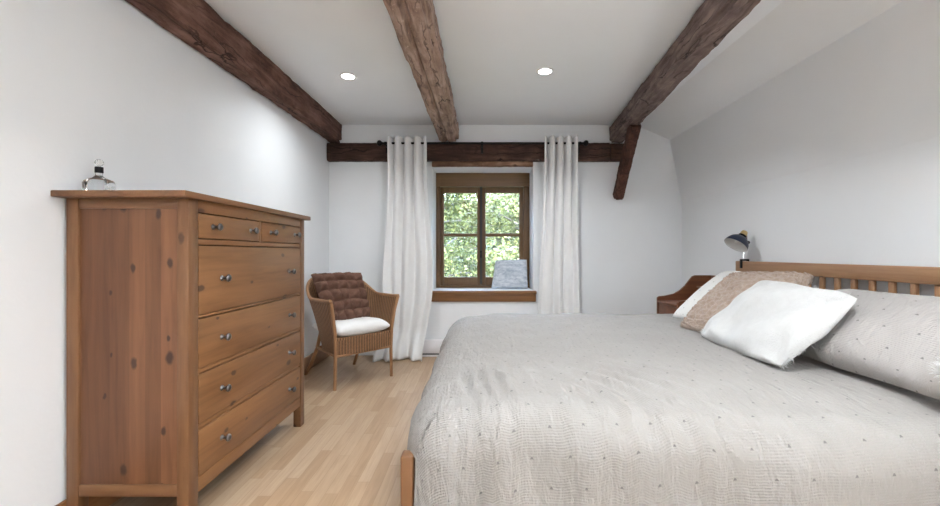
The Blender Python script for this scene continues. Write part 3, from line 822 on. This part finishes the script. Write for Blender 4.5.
# boundary walk: far edge (right to left), foot edge (far to near) , corner fan, near edge (left to right)
ring = []
for i in range(NX, -1, -2): ring.append((G[NY][i], Vector((0, 1)), 'far'))
for k in range(1, 9): a = k / 9 * PI / 2; ring.append((G[NY][0], Vector((-math.sin(a), math.cos(a))), 'far'))
for j in range(NY, -1, -2): ring.append((G[j][0], Vector((-1, 0)), 'foot'))
for k in range(1, 25): a = k / 25 * PI / 2; ring.append((G[0][0], Vector((-math.cos(a), -math.sin(a))), 'corner'))
for i in range(0, NX + 1, 1): ring.append((G[0][i], Vector((0, -1)), 'near'))
RD = .17
NK = 34
def drop(v, nrm, kind, t):
    """offset outwards and downwards at arc length t from the top edge"""
    R_ = .145 if kind == 'near' else (.10 if kind == 'far' else RD)
    arcl = R_ * PI / 2
    if t < arcl: o = R_ * math.sin(t / R_); d = R_ * (1 - math.cos(t / R_))
    else: o = R_ + (t - arcl) * (.10 if kind != 'near' else .015); d = R_ + (t - arcl) * .995
    return o, d
prev = None
for (v, nrm, kind) in ring:
    if kind == 'corner':
        a = math.degrees(math.atan2(-nrm.y, -nrm.x))
        ln = lerp(.40, .245, smooth(4, 12, a)) if a < 30 else lerp(.245, .60, smooth(41, 47, a))
    elif kind == 'foot': ln = .40
    elif kind == 'near': ln = .60
    else: ln = .42
    col = [v]
    x0, y0, z0 = v.co
    for k in range(1, NK + 1):
        tt = ln * k / NK
        o, d = drop(v, nrm, kind, tt)
        p = Vector((x0 + nrm.x * o, y0 + nrm.y * o, z0 - d))
        along = p.x if kind == 'near' else (p.y if kind == 'foot' else p.x + p.y)
        f = smooth(.02, .25, tt)
        wv = .016 * nz((along * 5, p.z * 1.5, 0), 1.2, 61) + .008 * nz((along * 15, p.z * 3, 0), 1.0, 62) + .003 * nz((along * 40, p.z * 24, 0), 1, 63)
        if kind == 'near': wv += .007 * math.sin(along * 21 + 2 * nz((along, 0, 0), 2, 64)) * (1 - smooth(.25, .9, along))
        p.x += nrm.x * wv * f; p.y += nrm.y * wv * f
        col.append(mkv(p, (x0 + nrm.x * tt, y0 + nrm.y * tt)))
    if prev is not None:
        for k in range(NK):
            q = [prev[k], col[k], col[k + 1], prev[k + 1]]
            uq = []
            for w_ in q:
                if w_ not in uq: uq.append(w_)
            if len(uq) < 3: continue
            if len(uq) == 4 and prev[0] is not col[0] and kind != 'near' and k == 0:
                pass
            try: bm.faces.new(uq[::-1])
            except ValueError: pass
    prev = col
for f in bm.faces:
    for lp in f.loops: lp[uvl].uv = uvd[lp.vert]
bmesh.ops.recalc_face_normals(bm, faces=bm.faces[:])
if sum(f.normal.z for f in bm.faces if abs(f.normal.z) > .9) < 0: bmesh.ops.reverse_faces(bm, faces=bm.faces[:])
o = obj('duvet', bm, M['duvet'], None, 180, recalc=False)
tag(o, 'oatmeal duvet with small grey dots spread over the bed', 'duvet'); origin_to_base(o)

# pillows on the bed
pillow('pillow', 'white pillow with tiny dots leaning at the far end of the headboard, beside the nightstand', 'pillow',
       [(1.37, 3.02, .605), (1.50, 2.40, .61), (1.93, 2.55, .925), (1.875, 3.22, .935)], .075, M['dot_pillow_white'], 40, .35, .04, 41.0, pw=.36)
pillow('pillow', 'large oatmeal dotted pillow at the near end of the headboard', 'pillow',
       [(1.43, 1.93, .615), (1.42, 1.13, .615), (1.86, 1.18, .865), (1.80, 2.13, .885)][::1], .10, M['dot_pillow'], 50, .35, .035, 42.0, pw=.36, lump=.02, lumpf=4)
pillow('teddy_pillow', 'beige brown teddy fleece pillow behind the white fur pillow', 'pillow',
       [(1.235, 2.62, .605), (1.40, 2.02, .615), (1.885, 2.33, .955), (1.72, 2.86, .930)], .075, M['boucle'], 150, .35, .03, 43.0, fine=(.016, 48), pw=.36)
pillow('fur_pillow', 'white fluffy fur pillow lying askew in front of the brown teddy pillow', 'pillow',
       [(1.225, 2.38, .600), (1.22, 1.685, .595), (1.565, 1.685, .90), (1.56, 2.30, .93)], .075, M['fur_white'], 70, .35, .03, 44.0, hair=(20000, .026, .0017), lump=.035, lumpf=9, pw=.42, rd=.09)
pillow('fur_pillow', 'white shaggy fur pillow at the right edge, on the large dotted pillow', 'pillow',
       [(1.37, 1.27, .71), (1.37, .98, .69), (1.53, .98, .99), (1.51, 1.24, .86)], .03, M['fur_white'], 40, .3, .02, 45.0, hair=(9000, .028, .0014), pw=.38)

# ------------------------------------------------------------------ clamp lamp on the headboard
LX, LY, LZ = 2.035, 3.235, 1.012
t = thing('clamp_lamp', 'navy blue clamp lamp with brass top on the far end of the headboard', 'lamp', (LX, LY, LZ))
b = bmesh.new(); bx(b, LX - .016, LX - .008, LY - .014, LY + .014, LZ - .055, LZ + .016, .003); bx(b, LX + .036, LX + .044, LY - .014, LY + .014, LZ - .055, LZ + .016, .003); bx(b, LX - .016, LX + .044, LY - .014, LY + .014, LZ + .002, LZ + .016, .003)
tube(b, [(LX + .040, LY, LZ - .035), (LX + .062, LY, LZ - .035)], .007, 12)
obj('clamp', b, M['black_metal'], t)
mouth = Vector((1.965, 3.21, 1.135)); ax = Vector((.60, .10, .775)).normalized()
b = bmesh.new(); tube(b, [(LX + .005, LY, LZ + .014), (LX + .005, LY, LZ + .05), (LX + .035, LY + .005, LZ + .145), mouth + ax * .12 + Vector((.02, 0, -.008))], .0055, 10)
obj('arm', b, M['chrome'], t)
mtx = axis_mat(mouth, ax)
b = bmesh.new(); lathe(b, [(.086, 0), (.085, .012), (.079, .032), (.066, .055), (.045, .073), (.028, .080)], 36, mtx)
o = obj('lamp_shade', b, M['navy'], t)
b = bmesh.new(); lathe(b, [(.0845, .0005), (.083, .012), (.077, .031), (.064, .053), (.044, .070), (.0, .077)], 36, mtx)
obj('shade_lining', b, M['shade_white'], o)
b = bmesh.new(); lathe(b, [(.0, .078), (.028, .079), (.030, .086), (.027, .098), (.0, .099)], 24, mtx); obj('lamp_neck', b, M['black_metal'], t)
b = bmesh.new(); lathe(b, [(.0, .098), (.024, .098), (.025, .118), (.021, .132), (.012, .138), (0, .139)], 24, mtx); obj('lamp_cap', b, M['brass'], t)
b = bmesh.new(); lathe(b, [(0, -.02), (.012, -.02), (.012, .02), (0, .02)], 16, axis_mat((LX + .035, LY + .005, LZ + .145), (0, 1, 0))); obj('joint_knob', b, M['black_metal'], t)
b = bmesh.new(); bmesh.ops.create_uvsphere(b, u_segments=16, v_segments=10, radius=.026, matrix=Matrix.Translation(mouth + ax * .045)); obj('bulb', b, M['shade_white'], t)

# ------------------------------------------------------------------ nightstand
NY0, NY1, NX0, NX1 = 3.36, 3.765, 1.590, 2.09
t = thing('nightstand', 'reddish brown wooden nightstand with curved side gallery beyond the bed', 'nightstand', ((NX0 + NX1) / 2, (NY0 + NY1) / 2, 0))
curve = [(1.590, .672), (1.605, .684), (1.66, .690), (1.742, .709), (1.79, .738), (1.838, .779), (1.88, .835), (1.905, .864), (1.93, .874), (NX1, .874)]
for y0, y1 in ((NY0, NY0 + .02), (NY1 - .02, NY1)):
    b = bmesh.new(); prism(b, curve + [(NX1, .0), (NX1 - .05, .0), (NX1 - .07, .12), (NX0 + .07, .12), (NX0 + .05, 0), (NX0, 0)], 'y', y0, y1)
    obj('side_panel', b, M['stand_wood'], t)
b = bmesh.new(); bx(b, NX0 - .006, NX1 - .02, NY0 + .02, NY1 - .02, .632, .652, .003); obj('top', b, M['stand_wood'], t)
b = bmesh.new(); bx(b, NX1 - .02, NX1, NY0 + .02, NY1 - .02, .12, .874, .002); obj('back_panel', b, M['stand_wood'], t)
b = bmesh.new(); bx(b, NX1 - .15, NX1 - .02, NY0 + .02, NY1 - .02, .765, .778, .002); obj('ledge', b, M['stand_wood'], t)
b = bmesh.new(); bx(b, NX0 + .005, NX0 + .02, NY0 + .024, NY1 - .024, .46, .628, .004); dr = obj('drawer', b, M['stand_wood'], t)
b = bmesh.new(); lathe(b, [(0, 0), (.008, 0), (.006, .01), (.014, .018), (.014, .024), (0, .028)], 16, axis_mat((NX0 + .005, (NY0 + NY1) / 2, .545), (-1, 0, 0))); obj('knob', b, M['pewter'], dr)
b = bmesh.new(); bx(b, NX0 + .02, NX1 - .02, NY0 + .02, NY1 - .02, .14, .158, .002); obj('shelf', b, M['stand_wood'], t)

# ------------------------------------------------------------------ outside: meadow and trees
b = bmesh.new(); bx(b, -40, 40, D + TH, 60, -2.9, -2.7)
struct('ground', b, M['lawn'], smooth_deg=0)
bm = bmesh.new(); g = []
for j in range(7):
    g.append([bm.verts.new((lerp(-60, 60, i / 60), 34 + j * 3, -2.9 + (9.5 + 2.2 * nz((i * .23, j * .1, 0), 1, 77)) * smooth(0, 5, j) + .5 * nz((i * 1.3, j, 3), 1, 71))) for i in range(61)])
for j in range(6):
    for i in range(60): bm.faces.new((g[j][i], g[j][i + 1], g[j + 1][i + 1], g[j + 1][i]))
M['hill'] = MT('wooded hill', (.03, .045, .02), .95); M['hill'].base(M['hill'].ramp(M['hill'].noise(M['hill'].coord(), 1.5, 8, .7), [(.35, (.008, .013, .006)), (.65, (.06, .08, .035))])); M['hill'] = M['hill'].m
struct('hillside', bm, M['hill'], smooth_deg=180)
def tree(x, y, h, rad, zc0, nleaf, lsize, mat, seed, label, group, drooping=False):
    rr = random.Random(seed)
    t = thing('tree', label, 'tree', (x, y, -2.7), 0, group)
    b = bmesh.new(); tube(b, [(x, y, -2.72), (x + .1, y, -2.7 + h * .4), (x + .05, y, -2.7 + h)], [.17, .12, .02], 10); obj('trunk', b, M['bark'], t)
    br = bmesh.new(); lf = bmesh.new(); tips = []
    tube(br, [(x + .05, y, zc0 - .05), (x + .05, y, h - 2.7)], .03, 6)
    for k in range(46):
        z = lerp(zc0, h - 2.7, rr.random() ** .9); a = rr.uniform(0, 2 * PI)
        ff = math.sin(PI * min(1, .12 + .88 * (1 - (z - zc0) / (h - 2.7 - zc0)))) ** .6 if not drooping else 1.05 - .9 * (z - zc0) / (h - 2.7 - zc0)
        L = rad * ff * rr.uniform(.75, 1.1); up = rr.uniform(-.1, .5) if not drooping else rr.uniform(-.45, -.1)
        p0 = Vector((x + .05, y, z)); p1 = p0 + Vector((math.cos(a) * L * .5, math.sin(a) * L * .5, up * L * .6)); p2 = p0 + Vector((math.cos(a) * L, math.sin(a) * L, up * L * .7 - .15))
        tube(br, [p0, p1, p2], [.035, .022, .006], 5)
        tips.append((p0, p1, p2))
    for k in range(nleaf):
        p0, p1, p2 = rr.choice(tips); s = rr.uniform(.15, 1.05)
        p = p0.lerp(p1, s * 2) if s < .5 else p1.lerp(p2, s * 2 - 1)
        p = p + Vector((rr.gauss(0, 1), rr.gauss(0, 1), rr.gauss(-.25, .8))) * (.22 * rad / 1.6)
        d = Vector((rr.uniform(-1, 1), rr.uniform(-1, 1), rr.uniform(-.8, .5))).normalized(); q = d.cross(Vector((rr.uniform(-1, 1), rr.uniform(-1, 1), rr.uniform(-1, 1)))).normalized()
        L = lsize * rr.uniform(.6, 1.3); W = L * .32
        v = [lf.verts.new(p), lf.verts.new(p + d * L * .5 + q * W), lf.verts.new(p + d * L), lf.verts.new(p + d * L * .5 - q * W)]
        lf.faces.new(v)
    obj('branches', br, M['bark'], t); obj('foliage', lf, mat, t, 0, recalc=False)
LT = 'light green leafy tree in bright daylight outside the window'
DT = 'dark green conifer in shade behind the leafy trees outside the window'
for k, (x, y, h, r_) in enumerate(((-1.25, 10.0, 6.9, 1.75), (1.0, 9.6, 6.6, 1.7), (3.9, 10.4, 6.8, 1.8), (-4.4, 10.0, 6.7, 1.8), (-.1, 12.9, 7.4, 1.8))):
    tree(x, y, h, r_, -1.6, 24000, .085, M['leaf_light'], 100 + k, LT, 'leafy trees outside the window')
for k, (x, y, h, r_) in enumerate(((-2.2, 17, 9.8, 2.4), (1.2, 16.5, 9.6, 2.4), (4.6, 17.5, 9.6, 2.4), (-5.8, 17.2, 9.4, 2.4), (7.8, 17.0, 9.4, 2.4))):
    tree(x, y, h, r_, -2.2, 14000, .20, M['leaf_dark'], 200 + k, DT, 'conifers behind the leafy trees', True)

# ------------------------------------------------------------------ light
def lamp(name, kind, loc, energy, color=(1, 1, 1), **kw):
    L = bpy.data.lights.new(name, kind); L.energy = energy; L.color = color
    for k, v in kw.items(): setattr(L, k, v)
    o = bpy.data.objects.new(name, L); COL.objects.link(o); o.location = loc; return o
for (x, y, e) in [(*LIGHTS[0], 4), (*LIGHTS[1], 8)] + [(.05, .8, 5), (.85, 1.1, 8), (.05, -1.0, 4), (.85, -1.0, 5)]:  # visible fittings first, then unseen lamps added as overhead fill
    lamp('recessed or fill lamp', 'AREA', (x, y, ZC - .012), e, (.92, .968, 1), shape='DISK', size=.085, spread=math.radians(140))
o = lamp('side fill light', 'AREA', (1.93, -.95, 1.45), 18, (.90, .96, 1.0), shape='RECTANGLE', size=1.2, size_y=1.1)  # unseen area light added as side fill; the wall has no window here
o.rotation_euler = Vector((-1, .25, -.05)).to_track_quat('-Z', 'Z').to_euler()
# unseen spots added behind the camera to brighten the ceiling
for (x, y) in ((-.15, -1.1), (.65, -1.5)):
    o = lamp('ceiling fill light', 'SPOT', (x, y, 1.45), 265, (.88, .955, 1.0), spot_size=math.radians(125), spot_blend=.8, shadow_soft_size=.12)
    o.rotation_euler = Vector((0, .25, 1)).to_track_quat('-Z', 'Y').to_euler()
sun = lamp('sun', 'SUN', (0, 0, 10), 4.5, (1, .97, .9), angle=math.radians(1))
sun.rotation_euler = Vector((-.55, .62, -.75)).to_track_quat('-Z', 'Y').to_euler()

w = bpy.data.worlds.new('sky'); S.world = w; w.use_nodes = True
n = w.node_tree.nodes; sky = n.new('ShaderNodeTexSky'); sky.sky_type = 'NISHITA'; sky.sun_disc = False; sky.sun_elevation = math.radians(50); sky.sun_rotation = math.radians(140)
bg = n['Background']; w.node_tree.links.new(sky.outputs[0], bg.inputs[0]); bg.inputs[1].default_value = 4.4

# ------------------------------------------------------------------ camera
cam = bpy.data.cameras.new('camera'); co = bpy.data.objects.new('camera', cam); COL.objects.link(co)
co.location = (0, 0, H); co.rotation_euler = (math.radians(90), 0, 0)
cam.sensor_width = 36; cam.lens = F / 940 * 36; cam.shift_x = -11 / 940; cam.clip_start = .02
S.camera = co
S.view_settings.view_transform = 'Standard'; S.view_settings.look = 'None'; S.view_settings.gamma = 1; S.view_settings.use_curve_mapping = False
S.view_settings.exposure = 1.17
